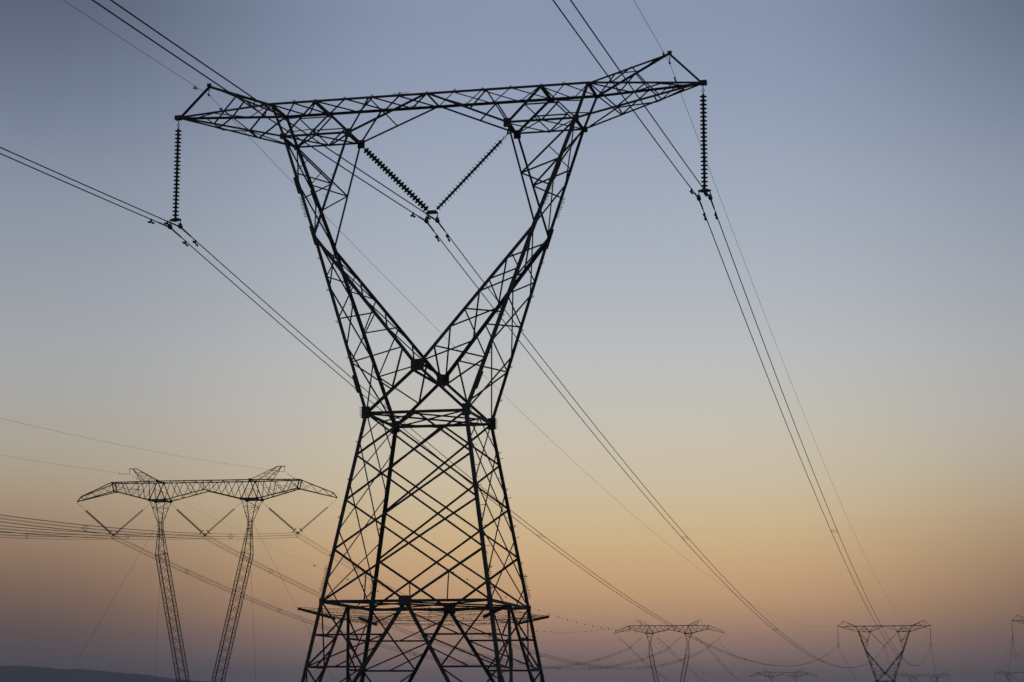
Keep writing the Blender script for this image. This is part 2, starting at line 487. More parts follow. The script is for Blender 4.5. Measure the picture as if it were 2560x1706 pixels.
    E = D(-4.508, -1.3, 7.345); IB = D(-3.297, -.834, 11.652)
    for k in range(9):
        p = lerp(E, IB, .08 + k * .1); m = MB(); m.tube([p, p + V3(-.17 if k % 2 else .12, 0, .05)], .010, 5); m.build('step_bolt', PLATE, root)
    # anti-climbing guard: four outrigger bars and barbed strands run round their ends
    zg = ZD - .42
    tips = []
    for sx, sy in ((-1, -1), (1, -1), (1, 1), (-1, 1)):
        p = dn(sx, sy, zg); d_ = V3(sx, sy, .0).normalized()
        a = p - d_ * .70; b = p + d_ * .88
        m = MB(); m.angle(a + V3(0, 0, -.17), b + V3(0, 0, .17), .095, V3(0, 0, 1)); m.build('guard_bracket', STEEL, root); tips.append((a + V3(0, 0, -.17), b + V3(0, 0, .17)))
    rng = random.Random(3)
    for k in range(9):
        t = .02 + k * .118; pts = []; m = MB()
        for q in range(4):
            p0 = lerp(*tips[q], t); p1 = lerp(*tips[(q + 1) % 4], t); sag = rng.uniform(.02, .14)
            ph = rng.uniform(0, 6)
            for i in range(24):
                s_ = i / 24.0; pts.append(lerp(p0, p1, s_) + V3(0, 0, -4 * sag * s_ * (1 - s_) + .012 * math.sin(s_ * 37 + ph)))
        pts.append(pts[0]); m.tube(pts, .0055, 4, cap=False)
        for i in range(0, len(pts) - 1):
            for h in (.25, .75):
                p = lerp(pts[i], pts[i + 1], h); v = V3(rng.uniform(-1, 1), rng.uniform(-1, 1), rng.uniform(-1, 1)).normalized() * .035
                m.tube([p - v, p + v], .005, 3, cap=False)
        m.build('barbed_wire', RUST, root)
    # two loose broken strands hanging from the guard
    for p, L_ in ((D(2.35, -2.4, zg), 1.9), (D(.9, -3.0, zg), .8), (D(-.3, 1.2, zg + .1), .7)):
        m = MB(); pts = [p + V3(.05 * math.sin(i * 1.7), .04 * math.cos(i * 1.1), .25 - L_ * i / 14.0) for i in range(15)]
        m.tube(pts, .006, 4); m.build('loose_wire', RUST, root)

def join_meshes(root, name, parent=None):
    """one mesh of all the children of a template, for copies that are only a few pixels tall"""
    m = MB()
    for ch in root.children:
        if ch.type != 'MESH' or ch.name.split('.')[0] in ('barbed_wire', 'bolt_row', 'step_bolt', 'loose_wire', 'loose_hardware', 'footing'): continue
        k = len(m.v)
        m.v += [tuple(v.co) for v in ch.data.vertices]; m.f += [tuple(k + i for i in p.vertices) for p in ch.data.polygons]
        for c2 in ch.children:
            k = len(m.v)
            m.v += [tuple(v.co) for v in c2.data.vertices]; m.f += [tuple(k + i for i in p.vertices) for p in c2.data.polygons]
    return m.mesh(name, STEEL)


YAW = -0.2325
PYL = [  # waist position relative to the eye, yaw
    ('M', (-3.2247, 80.7668, 11.5428), YAW), ('N', (89.408, 500.885, 8.679), -0.285), ('P', (180.25, 916.5, 5.55), YAW)]
QL = [('Q', (133.02, 507.0, 10.515), YAW), ('R', (228.81, 942.24, 7.352), YAW)]


def base_of(p): return (p[0], p[1], p[2] + CZ - ZB)


LAB = {
    'M': 'tall black lattice pylon filling the middle, with a heart-shaped opening under its long crossarm',
    'N': 'small distant heart-shaped lattice pylon whose waist just shows at the bottom right',
    'P': 'faint far pylon crossarm just right of and below the distant heart-shaped pylon',
    'Q': 'distant pylon cut off by the right edge, only its left crossarm tip showing',
    'R': 'faint far pylon top in the bottom right corner below the cut-off crossarm tip'}
GP = 'heart-shaped lattice pylons of the twin-wire lines'
roots = {}
pm = empty('lattice_pylon', base_of(PYL[0][1]), YAW); make_delta(pm)
roots['M'] = tag(pm, LAB['M'], 'pylon', GP)
far_mesh = join_meshes(pm, 'lattice_pylon')
for nm, p, yw in (PYL[1], QL[0]):
    o = copy_tree(pm); o.location = base_of(p); o.rotation_euler = (0, 0, yw); roots[nm] = tag(o, LAB[nm], 'pylon', GP)
for nm, p, yw in (PYL[2], QL[1]):
    o = bpy.data.objects.new('lattice_pylon', far_mesh); sc.collection.objects.link(o)
    o.location = base_of(p); o.rotation_euler = (0, 0, yw); roots[nm] = tag(o, LAB[nm], 'pylon', GP)


def tw(p, yw, q):
    """tower-local point, z from the waist, to world"""
    c, s = math.cos(yw), math.sin(yw)
    return V3(c * q[0] - s * q[1] + p[0], s * q[0] + c * q[1] + p[1], q[2] + p[2] + CZ)


# ------------------------------------------------------------------ insulators
SP = 0.164                                   # disc spacing
disc_m = MB()
disc_m.lathe([(0, .040), (0, .052), (.05, .052), (.062, .05), (.064, .10), (.078, .140), (.092, .144), (.090, .11), (.10, .075), (.088, .06), (.11, .045), (.164, .040)], (0, 0, 0), (0, 0, -1), 18)
DISC = disc_m.mesh('disc', GLASS)
DISC.materials.append(CAP)
for pl in DISC.polygons:
    if (pl.index // 18) in (0, 1, 2, 9, 10): pl.material_index = 1


def string_into(m, a, b, n, sp, r=.125, seg=10):
    d = (Vector(b) - Vector(a)); L = d.length; d.normalize(); st = (L - n * sp) / 2
    m.tube([a, b], .045, 6)
    for k in range(n):
        m.lathe([(0, .04), (.05, .05), (.065, r), (.08, r), (.10, .04)], Vector(a) + d * (st + k * sp), d, seg)


def suspension_clamp(m, c, dr):
    """boat-shaped clamp hanging from the yoke, saddle along dr (unit vector of the line)"""
    prof = [(-.24, .022), (-.16, .055), (-.06, .085), (.06, .085), (.16, .055), (.24, .022)]
    m.lathe(prof, c, dr, 10)
    m.box(c + V3(0, 0, .05), dr, V3(0, 0, 1).cross(dr), V3(0, 0, 1), .09, .045, .08)
    m.tube([c + V3(0, 0, .08), c + V3(0, 0, .24)], .022, 6)


SUBX = 0.225                                 # half distance between the two conductors of a phase
ldir = lambda yw: V3(-math.sin(yw), math.cos(yw), 0)


def suspension_set(tower, yw, x_att, z_top, label, group, detail):
    """vertical string: root at its attachment"""
    root = empty('suspension_insulator', tw(tower, yw, (x_att, 0, z_top)), yw)
    tag(root, label, 'insulator', group)
    m = MB(); m.tube([V3(0, 0, 0), V3(0, 0, -.16)], .018, 6); m.torus((0, 0, -.20), (0, 1, 0), .05, .014, 12, 5); m.tube([V3(0, 0, -.24), V3(0, 0, -.38)], .022, 6)
    m.build('shackle', PLATE, root)
    n = 23
    if detail:
        for k in range(n):
            o = bpy.data.objects.new('disc', DISC); sc.collection.objects.link(o); o.parent = root; o.location = (0, 0, -.36 - k * SP)
    else:
        m = MB(); string_into(m, V3(0, 0, -.36), V3(0, 0, -.36 - n * SP), n, SP, seg=8); m.build('disc_string', GLASS, root)
    zb = -.36 - n * SP
    m = MB(); m.tube([V3(0, 0, zb + .05), V3(0, 0, zb - .12)], .05, 8)
    m.prism([(-.26, 0), (-.26, -.05), (0, -.11), (.26, -.05), (.26, 0), (.09, .06), (-.09, .06)], V3(0, -.02, zb - .10), V3(0, .02, zb - .10), V3(1, 0, 0), V3(0, 0, 1))
    m.build('yoke_plate', PLATE, root)
    for s in (-1, 1):
        m = MB(); m.tube([V3(s * SUBX, -.03, zb - .12), V3(s * SUBX, .03, zb - .12)], .035, 8); suspension_clamp(m, V3(s * SUBX, 0, zb - .42), V3(0, 1, 0)); m.build('suspension_clamp', PLATE, root)
    return zb - .42


def v_set(tower, yw, label, group, detail):
    """V of two strings holding the middle phase; root at its lower end"""
    zv = 8.36
    root = empty('v_insulator', tw(tower, yw, (0, 0, zv)), yw); tag(root, label, 'insulator', group)
    for s in (-1, 1):
        top = V3(s * 3.12, 0, 11.42 - zv); bot = V3(s * .13, 0, .04); d = (bot - top).normalized(); L = (bot - top).length
        ln = 24 * SP if False else 23 * SP
        st = L - ln - .10
        m = MB(); m.tube([top, top + d * (st * .4)], .018, 6); m.torus(top + d * (st * .5), (0, 1, 0), .05, .014, 12, 5); m.tube([top + d * (st * .6), top + d * st], .022, 6)
        m.build('link', PLATE, root)
        if detail:
            ang = math.atan2(d.x, -d.z)
            for k in range(23):
                o = bpy.data.objects.new('disc', DISC); sc.collection.objects.link(o); o.parent = root
                o.location = top + d * (st + k * SP); o.rotation_euler = (0, -ang, 0)
        else:
            m = MB(); string_into(m, top + d * st, top + d * (st + ln), 23, SP, seg=8); m.build('disc_string', GLASS, root)
    m = MB(); m.prism([(-.25, -.02), (-.22, -.07), (.22, -.07), (.25, -.02), (.17, .08), (-.17, .08)], V3(0, -.03, 0), V3(0, .03, 0), V3(1, 0, 0), V3(0, 0, 1)); m.build('yoke_plate', PLATE, root)
    for s in (-1, 1):
        m = MB(); m.tube([V3(s * SUBX, -.04, -.05), V3(s * SUBX, .04, -.05)], .035, 8); suspension_clamp(m, V3(s * SUBX, 0, -.36), V3(0, 1, 0)); m.build('suspension_clamp', PLATE, root)
    return zv - .36


ZS = None
INSL = {
    'M': ('long disc string hanging from the left tip of the big pylon crossarm', 'V of two disc strings in the heart opening of the big pylon', 'long disc string hanging from the right tip of the big pylon crossarm'),
    'N': ('disc string hanging from the left tip of the small distant pylon at bottom right', 'small V of two disc strings inside the distant heart-shaped pylon', 'disc string hanging from the right tip of the small distant pylon at bottom right'),
    'P': ('faint disc string hanging from the left tip of the far crossarm beside the distant pylon', 'faint V of disc strings under the far crossarm beside the distant pylon', 'faint disc string hanging from the right tip of the far crossarm beside the distant pylon'),
    'Q': ('disc string hanging by the right edge from the cut-off crossarm tip', 'V of disc strings of the cut-off pylon, outside the right edge', 'right disc string of the cut-off pylon, outside the right edge'),
    'R': ('faint disc string hanging from the left tip of the pylon in the bottom right corner', 'faint V of disc strings of the pylon in the bottom right corner', 'right disc string of the pylon in the bottom right corner')}
att = {}
for nm, p, yw in PYL + QL:
    det = nm == 'M'
    zs = suspension_set(p, yw, -11.0, 12.88, INSL[nm][0], 'hanging disc strings of the twin-wire lines', det)
    suspension_set(p, yw, 11.0, 12.88, INSL[nm][2], 'hanging disc strings of the twin-wire lines', det)
    zc = v_set(p, yw, INSL[nm][1], 'V insulators of the twin-wire lines', det)
    att[nm] = {'L': (-11.0, 12.88 + zs), 'C': (0.0, zc), 'R': (11.0, 12.88 + zs), 'EL': (-9.69, 13.90), 'ER': (9.69, 13.90)}


# ------------------------------------------------------------------ conductors
def span_pts(a, b, sag, n):
    out = []
    for i in range(n + 1):
        t = i / n; q = lerp(a, b, t); q.z -= 4 * sag * t * (1 - t); out.append(q)
    return out


def back_pts(a, dr, k1, k2, L, n):
    return [V3(a.x - dr.x * u, a.y - dr.y * u, a.z + k1 * u + k2 * u * u) for u in [L * i / n for i in range(n, -1, -1)]]


def at_dist(pts, a, u):
    """point at horizontal distance u from a going on along pts (which starts at a)"""
    for p, q in zip(pts[:-1], pts[1:]):
        d0 = (p.xy - a.xy).length; d1 = (q.xy - a.xy).length
        if d0 <= u <= d1: return lerp(p, q, (u - d0) / (d1 - d0)), (q - p).normalized()
    return pts[-1], (pts[-1] - pts[-2]).normalized()


def damper(root, p, d, name='vibration_damper', s=1.0):
    m = MB(); m.box(p + V3(0, 0, -.05) * s, d, d.cross(V3(0, 0, 1)).normalized(), V3(0, 0, 1), .035 * s, .03 * s, .075 * s)
    c = p + V3(0, 0, -.13) * s
    dd = (d + V3(0, 0, random.uniform(-.15, .1))).normalized()
    m.tube([c - dd * .26 * s, c + dd * .26 * s], .010 * s, 5)
    for q in (-1, 1): m.lathe([(.10 * s, .0), (.10 * s, .038 * s), (.14 * s, .044 * s), (.27 * s, .040 * s), (.29 * s, .0)], c, dd * q, 10)
    m.build(name, CAP, root)


def wire_thing(name, pts, r, label, cat, group, nseg=5):
    o = bpy.data.objects.new(name, None)
    m = MB(); base = pts[0].copy()
    m.tube([p - base for p in pts], r, nseg)
    o = m.build(name, WIRE); o.location = base
    return tag(o, label, cat, group)


def local(o, q): return Vector(q) - Vector(o.location)


PH = {'L': 'left', 'C': 'middle', 'R': 'right'}
line_wires = {}


def twin_line(towers, hosts, back, backR, sags, esags, labels, elabels, groups, mdetail):
    for ph in 'LCR':
        x, z = None, None
        for s in (-1, 1):
            A = [tw(p, yw, (att[n][ph][0] + s * SUBX, 0, att[n][ph][1] - .01)) for n, p, yw in towers]
            dr = ldir(towers[0][2]); k1 = back[ph]
            bp = back_pts(A[0], dr, k1, 2.2e-4, backR, 60)
            pts = list(bp); spans = []
            for i in range(len(A) - 1):
                sp = span_pts(A[i], A[i + 1], sags[i], 80); spans.append(sp); pts += sp[1:]
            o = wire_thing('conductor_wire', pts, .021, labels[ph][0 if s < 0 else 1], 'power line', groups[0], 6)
            line_wires[(towers[0][0], ph, s)] = (A, bp, spans)
            if mdetail:
                rb = list(reversed(bp))
                for path, nm in ((rb, 'b'), (spans[0], 'f')):
                    p0, d0 = path[0], (path[1] - path[0]).normalized()
                    e = p0 + d0 * 1.15
                    e1, dd = at_dist(path, p0, 1.15)
                    m = MB(); m.tube([local(o, p0), local(o, at_dist(path, p0, .6)[0]), local(o, e1), local(o, at_dist(path, p0, 1.3)[0])], [.034, .034, .032, .02], 8); m.build('armour_rod', WIRE, o)
                    u = 1.75 if nm == 'f' else (1.95 if s < 0 else 1.35)
                    q, dd = at_dist(path, p0, u); damper(o, local(o, q), dd)
            else:
                for path in [list(reversed(bp))] + spans[:1]:
                    q, dd = at_dist(path, path[0], 1.8); damper(o, local(o, q), dd)
    for e, lab in (('EL', elabels[0]), ('ER', elabels[1])):
        A = [tw(p, yw, (att[n][e][0], 0, att[n][e][1])) for n, p, yw in towers]
        bp = back_pts(A[0], ldir(towers[0][2]), back[e], 1.8e-4, backR, 60); pts = list(bp); spans = []
        for i in range(len(A) - 1):
            sp = span_pts(A[i], A[i + 1], esags[i], 80); spans.append(sp); pts += sp[1:]
        o = wire_thing('earth_wire', pts, .0085, lab, 'power line', groups[1], 5)
        for i, (n, p, yw) in enumerate(towers):        # hanging clamp under the peak
            m = MB(); c = local(o, A[i]); m.torus(c + V3(0, 0, .27), (0, 1, 0), .045, .012, 10, 5); m.tube([c + V3(0, 0, .22), c + V3(0, 0, .06)], .02, 5)
            m.lathe([(-.12, .015), (-.04, .045), (.04, .045), (.12, .015)], c, ldir(yw), 8); m.build('earth_clamp', PLATE, o)
        for path in (list(reversed(bp)), spans[0]):
            q, dd = at_dist(path, path[0], 1.5); damper(o, local(o, q), dd, s=.75)
    return


twin_line(PYL, roots, dict(L=-.062, C=-.059, R=-.053, EL=-.05, ER=-.03), 300, (10.3, 10.3), (8.2, 8.2),
          {'L': ('outer wire of the left pair running past the left string of the big pylon', 'inner wire of the left pair running past the left string of the big pylon'),
           'C': ('lower left wire of the middle pair hung from the V insulator of the big pylon', 'upper right wire of the middle pair hung from the V insulator of the big pylon'),
           'R': ('inner wire of the right pair hung from the right string of the big pylon', 'outer wire of the right pair hung from the right string of the big pylon')},
          ('hair-thin earth wire over the left peak of the big pylon', 'hair-thin earth wire over the right peak of the big pylon'),
          ('conductors of the near twin-wire line', 'earth wires of the near twin-wire line'), True)
twin_line(QL, roots, dict(L=-.09, C=-.09, R=-.09, EL=-.07, ER=-.07), 200, (11.0,), (8.0,),
          {'L': ('left wire of the pair under the cut-off crossarm tip at the right edge', 'right wire of the pair under the cut-off crossarm tip at the right edge'),
           'C': ('left wire of the middle pair of the line leaving by the right edge', 'right wire of the middle pair of the line leaving by the right edge'),
           'R': ('left wire of the outermost pair of the line beyond the right edge', 'right wire of the outermost pair of the line beyond the right edge')},
          ('faint earth wire from the left peak of the cut-off pylon', 'faint earth wire from the right peak of the cut-off pylon'),
          ('conductors of the line leaving by the right edge', 'earth wires of the line leaving by the right edge'), False)

ORD = ['first', 'second', 'third', 'fourth', 'fifth', 'sixth', 'seventh', 'eighth', 'ninth', 'tenth']
for ph in 'LCR':                                # thin twin-bar spacers between the two wires of each pair
    for k, u in enumerate((75, 147, 219, 291, 363)):
        Aa, _, sa = line_wires[('M', ph, -1)]; Ab, _, sb = line_wires[('M', ph, 1)]
        a0, d = at_dist(sa[0], Aa[0], u - .45); b0, _ = at_dist(sb[0], Ab[0], u - .45); a1, _ = at_dist(sa[0], Aa[0], u + .45); b1, _ = at_dist(sb[0], Ab[0], u + .45)
        c = (a0 + b1) / 2; root = empty('twin_spacer', c, 0)
        for p, q in ((a0, b0), (a1, b1)):
            m = MB(); m.tube([p - c, lerp(p, q, .5) - c + V3(0, 0, .03), q - c], .014, 5); m.build('spacer_bar', PLATE, root)
        for p in (a0, a1, b0, b1):
            m = MB(); m.lathe([(-.06, .022), (-.04, .032), (.04, .032), (.06, .022)], p - c, d, 8); m.build('clamp', PLATE, root)
        tag(root, '%s spacer from the big pylon on the %s wire pair going off to the right' % (ORD[k], PH[ph]), 'spacer', 'spacers on the near twin-wire line')

# ------------------------------------------------------------------ the guyed V pylons (local origin at the foot, z up)
GZ = 31.6                                       # the crossarm datum sits 31.6 m above the footing
G = {'xtip': 21.19, 'ztip': 9.64, 'xup': 20.507, 'zup': 10.45, 'xc': 15.259, 'yc': 0.846, 'zc': 12.545, 'ycb': 0.744, 'xcb': 14.92, 'zcb': 11.186, 'xo': 8.72, 'xi': 6.189, 'yn': 1.455, 'zn': 9.619, 'xp': 7.499, 'yp': 1.473, 'zmb': 11.125, 'ymb': 1.411, 'xv': 14.957, 'zv': 4.395, 'zvm': 4.293, 'xk1': 11.466, 'xk2': 12.662, 'zk': 14.684}


def H(x, y, z): return V3(x, y, z + GZ)


def ytop(x):
    x = abs(x)
    return 1.473 if x < 7.5 else 1.473 + (.846 - 1.473) * (x - 7.5) / (15.259 - 7.5)


def make_guyed(root):
    W1, W2, W3 = .19, .085, .05
    main = MB(); web = MB(); thin = MB()
    g = G
    def A(m, a, b, w, out=(0, 0, 1)): m.angle(a, b, w, out)
    for sx in (-1, 1):
        for sy in (-1, 1):
            fy = V3(0, sy, 0)
            tip = H(sx * g['xtip'], 0, g['ztip']); up = H(sx * g['xup'], sy * .12, g['zup']); c = H(sx * g['xc'], sy * g['yc'], g['zc']); cb = H(sx * g['xcb'], sy * g['ycb'], g['zcb'])
            o = H(sx * g['xo'], sy * g['yn'], g['zn']); i = H(sx * g['xi'], sy * g['yn'], g['zn']); p = H(sx * g['xp'], sy * g['yp'], g['zc']); mb_ = H(0, sy * g['ymb'], g['zmb']); mt = H(0, sy * 1.47, g['zc'])
            for a, b in ((tip, up), (up, c), (tip, cb), (c, p), (p, mt), (cb, o), (i, mb_), (c, cb)): A(main, a, b, W1 * .8, fy)
            A(main, o, i, W1 * 1.3, fy)
            # outer cantilever webs: zigzag of five panels
            tt = [0, .16, .32, .5, .68, .86, 1]
            for k in range(6):
                a = lerp(up, c, tt[k]) if k % 2 == 0 else lerp(tip, cb, tt[k] * .97 + .02); b = lerp(tip, cb, tt[k + 1] * .97 + .02) if k % 2 == 0 else lerp(up, c, tt[k + 1])
                A(web, a, b, W3, fy)
            # between corner and neck
            xt = [15.259, 12.9, 10.6, 8.9, 7.499]
            T = lambda x: H(sx * x, sy * ytop(x), g['zc'])
            Bt = lambda t: lerp(cb, o, t)
            for a, b in ((cb, T(13.6)), (T(13.6), Bt(.36)), (Bt(.36), T(10.9)), (T(10.9), Bt(.72)), (Bt(.72), T(8.9)), (T(8.9), o)): A(web, a, b, W2, fy)
            for a, b in ((c, Bt(.18)), (Bt(.18), lerp(T(13.6), Bt(.36), .45)), (lerp(cb, T(13.6), .5), lerp(T(13.6), Bt(.36), .5)), (lerp(Bt(.36), T(10.9), .5), lerp(T(13.6), Bt(.36), .5)),
                         (lerp(Bt(.36), T(10.9), .5), lerp(T(10.9), Bt(.72), .5)), (Bt(.54), lerp(T(10.9), Bt(.72), .5)), (Bt(.54), lerp(Bt(.36), T(10.9), .5)), (lerp(T(10.9), Bt(.72), .5), lerp(Bt(.72), T(8.9), .5)),
                         (Bt(.86), lerp(Bt(.72), T(8.9), .5))): A(thin, a, b, .04, fy)
            # the diamond over the neck
            for a, b in ((o, p), (i, p)): A(main, a, b, W1 * .8, fy)
            A(thin, lerp(o, p, .5), lerp(i, p, .5), .045, fy); A(web, lerp(o, p, .5), lerp(o, i, .5), W3, fy); A(web, lerp(i, p, .5), lerp(o, i, .5), W3, fy)
            # between the neck and the middle
            Bm = lambda t: lerp(i, mb_, t)
            for a, b in ((i, T(5.4)), (T(5.4), Bm(.33)), (Bm(.33), T(3.2)), (T(3.2), Bm(.68)), (Bm(.68), T(1.3)), (T(1.3), mb_), (mb_, mt)): A(web, a, b, W2, fy)
            # earth wire peak
            k1 = H(sx * g['xk1'], sy * .15, g['zk']); k2 = H(sx * (g['xk2'] - .55), sy * .10, g['zk'])
            A(main, k1, p, W2, fy); A(main, k2, T(10.3), W2, fy)
            for t0, t1 in ((.25, .3), (.5, .55), (.75, .8)):
                A(web, lerp(k1, p, t0), lerp(k2, T(10.3), t1), .04, fy)
            A(web, lerp(k1, p, .5), lerp(k2, T(10.3), .98), .04, fy); A(web, lerp(k1, p, .25), lerp(k2, T(10.3), .55), .04, fy); A(web, lerp(k1, p, .75), T(9.2), .04, fy)
        # peak plate and cross members
        m = MB(); m.box(H(sx * (g['xk1'] + g['xk2']) / 2, 0, g['zk'] + .03), V3(1, 0, 0), V3(0, 1, 0), V3(0, 0, 1), .66, .10, .05); m.build('peak_bar', STEEL, root)
        for x, y, z in ((g['xo'], g['yn'], g['zn']), (g['xi'], g['yn'], g['zn']), (g['xp'], g['yp'], g['zc']), (g['xc'], g['yc'], g['zc']), (g['xcb'], g['ycb'], g['zcb'])):
            A(main, H(sx * x, -y, z), H(sx * x, y, z), W2 * 1.3)
        A(web, H(sx * g['xo'], -g['yn'], g['zn']), H(sx * g['xi'], g['yn'], g['zn']), W2); A(web, H(sx * g['xo'], g['yn'], g['zn']), H(sx * g['xi'], -g['yn'], g['zn']), W2)
        xs = [15.259, 13.6, 12.2, 10.9, 9.6, 8.4, 7.5, 6.2, 5, 3.8, 2.6, 1.3, 0]
        for k, (a, b) in enumerate(zip(xs[:-1], xs[1:])):
            s = 1 if k % 2 else -1; A(thin, H(sx * a, s * ytop(a), g['zc']), H(sx * b, -s * ytop(b), g['zc']), .05)
        for k in range(4):
            s = 1 if k % 2 else -1
            A(thin, lerp(H(sx * g['xcb'], s * g['ycb'], g['zcb']), H(sx * g['xo'], s * g['yn'], g['zn']), k / 4), lerp(H(sx * g['xcb'], -s * g['ycb'], g['zcb']), H(sx * g['xo'], -s * g['yn'], g['zn']), (k + 1) / 4), .05)
            A(thin, lerp(H(sx * g['xi'], s * g['yn'], g['zn']), H(0, s * g['ymb'], g['zmb']), k / 4), lerp(H(sx * g['xi'], -s * g['yn'], g['zn']), H(0, -s * g['ymb'], g['zmb']), (k + 1) / 4), .05)
        for sy in (-1, 1):
            for x, z, h in ((g['xo'], g['zn'], .24), (g['xi'], g['zn'], .24), (g['xp'], g['zc'], .2), (g['xcb'], g['zcb'], .14)):
                y = sy * {g['xo']: g['yn'], g['xi']: g['yn'], g['xp']: g['yp'], g['xcb']: g['ycb']}[x]
                m = MB(); m.box(H(sx * x, y, z), V3(1, 0, 0), V3(0, 1, 0), V3(0, 0, 1), h, .05, h * .9); m.build('gusset_plate', PLATE, root)
    cr = main.build('crossarm', STEEL, root)
    web.build('web_bracing', STEEL, cr); thin.build('light_bracing', STEEL, cr)
    # the two leaning masts
    for sx in (-1, 1):
        hb = .75
        ax = [(7.30, 6.15, .33), (7.22, 5.1, .33), (6.955, 1.22, hb), (1.35, -25.2, hb), (.35, -31.5, .15)]
        def ring(k): x, z, h = ax[k]; tilt = .205; return {(a, b): H(sx * (x + a * h), b * h, z + a * h * tilt * (0 if k < 2 else 1) * (-1)) for a in (-1, 1) for b in (-1, 1)}
        R = [ring(k) for k in range(len(ax))]
        neck = {(a, b): H(sx * (g['xo'] if a > 0 else g['xi']), b * g['yn'], g['zn']) for a in (-1, 1) for b in (-1, 1)}
        head = MB(); lac = MB()
        secs = [(neck, R[0], 3, .10, 1), (R[0], R[1], 1, .09, 1), (R[1], R[2], 4, .11, 1), (R[2], R[3], 17, .125, 1), (R[3], R[4], 5, .10, 1)]
        for a in (-1, 1):
            for b in (-1, 1):
                ch = MB()
                for P0, P1, n, w, _ in secs: ch.angle(P0[(a, b)], P1[(a, b)], w, (sx * a, b, 0), True)
                ch.build('mast_chord', STEEL, root)
        for P0, P1, n, w, _ in secs:
            for (ka, kb, out) in (((-1, -1), (1, -1), (0, -1, 0)), ((-1, 1), (1, 1), (0, 1, 0)), ((-1, -1), (-1, 1), (-sx, 0, 0)), ((1, -1), (1, 1), (sx, 0, 0))):
                for k in range(n):
                    t0, t1 = k / n, (k + 1) / n
                    if n >= 5:
                        lac.angle(lerp(P0[ka], P1[ka], t0), lerp(P0[kb], P1[kb], t1), .042, out); lac.angle(lerp(P0[kb], P1[kb], t0), lerp(P0[ka], P1[ka], t1), .042, out)
                    else:
                        if k % 2: lac.angle(lerp(P0[kb], P1[kb], t0), lerp(P0[ka], P1[ka], t1), .05, out)
                        else: lac.angle(lerp(P0[ka], P1[ka], t0), lerp(P0[kb], P1[kb], t1), .05, out)
                        if k == 1 or n == 1: lac.angle(lerp(P0[ka], P1[ka], t0), lerp(P0[kb], P1[kb], t0), .05, out)
                lac.angle(P1[ka], P1[kb], .075, out)
        tag(lac.build('mast_lacing', STEEL, root), kind='stuff')
        m = MB(); m.lathe([(0, 0), (0, .5), (.7, .45), (.75, 0)], V3(sx * .35, 0, -.65), (0, 0, 1), 14); m.build('footing', CONC, root)
    # guy wires and their anchors
    dxs = {(-1, -1): 1.65, (-1, 1): .5, (1, -1): .1, (1, 1): 2.25}
    for (sx, sy), dx in dxs.items():
        a = H(sx * 7.25, sy * .6, 6.6); b = V3(sx * 18.88 + dx, sy * 30.7, .15)
        m = MB(); m.tube(span_pts(a, b, .25, 16), .016, 5); m.build('guy_wire', WIRE, root)
        m = MB(); m.lathe([(0, 0), (0, .45), (.5, .4), (.55, 0)], b + V3(0, 0, -.5), (0, 0, 1), 10); m.build('guy_anchor', CONC, root)


YG = -0.172
GUY = [('A', (-47.812, 323.0, 23.609), YG), ('B', (60.378, 799.917, 22.003), YG), ('C', (166.164, 1279.974, 14.735), YG)]
GL = {'A': 'mid-distance V-shaped guyed pylon with two leaning lattice masts on the left',
      'B': 'small far V-shaped guyed pylon between the big pylon and the distant heart-shaped one',
      'C': 'faintest V-shaped guyed pylon, only its crossarm showing at the bottom edge'}
gbase = lambda p: (p[0], p[1], p[2] + CZ - GZ)
ga = empty('guyed_pylon', gbase(GUY[0][1]), YG); make_guyed(ga); tag(ga, GL['A'], 'pylon', 'V-shaped guyed pylons')
gb = copy_tree(ga); gb.location = gbase(GUY[1][1]); tag(gb, GL['B'], 'pylon', 'V-shaped guyed pylons')
gc = bpy.data.objects.new('guyed_pylon', join_meshes(ga, 'guyed_pylon')); sc.collection.objects.link(gc)
gc.location = gbase(GUY[2][1]); gc.rotation_euler = (0, 0, YG); tag(gc, GL['C'], 'pylon', 'V-shaped guyed pylons')

RB = 0.40                                        # radius of the six-wire bundle
HEX = [(RB * math.cos(rad(60 * k)), RB * math.sin(rad(60 * k))) for k in range(6)]
HEXN = ['right-hand', 'upper right', 'upper left', 'left-hand', 'lower left', 'lower right']


def v_big(p, yw, xc, zc, x0, x1, label):
    root = empty('v_insulator', tw(p, yw, (xc, 0, zc)), yw); tag(root, label, 'insulator', 'V insulators of the six-wire line')
    for top, s in ((x0, -1), (x1, 1)):
        a = V3(top - xc, 0, G['ztip'] - zc - .15); b = V3(s * .30, 0, .12); d = (b - a).normalized(); L = (b - a).length
        ln = 34 * .165; st = L - ln - .15
        m = MB(); m.tube([a, a + d * st], .02, 5); m.build('link', PLATE, root)
        m = MB(); string_into(m, a + d * st, a + d * (st + ln), 34, .165, .185, 10); m.build('disc_string', GLASS, root)
        m = MB(); m.torus(b - d * .30, d, .42, .035, 20, 6, .6); m.build('corona_ring', PLATE, root)
    m = MB(); m.prism([(-.40, 0), (-.35, -.06), (.35, -.06), (.40, 0), (.32, .10), (-.32, .10)], V3(0, -.03, 0), V3(0, .03, 0), V3(1, 0, 0), V3(0, 0, 1)); 
    m.prism([(-.22, 0), (-.16, -.16), (.16, -.16), (.22, 0)], V3(0, -.05, -.12), V3(0, .05, -.12), V3(1, 0, 0), V3(0, 0, 1)); m.build('yoke_plate', PLATE, root)
    for x, z in HEX:
        m = MB(); c = V3(x, 0, z - .38); m.tube([V3(x * .5, 0, min(-.12, z * .3 - .2)), c + V3(0, 0, .05)], .022, 5); m.lathe([(-.2, .02), (-.06, .055), (.06, .055), (.2, .02)], c, V3(0, 1, 0), 8); m.build('suspension_clamp', PLATE, root)


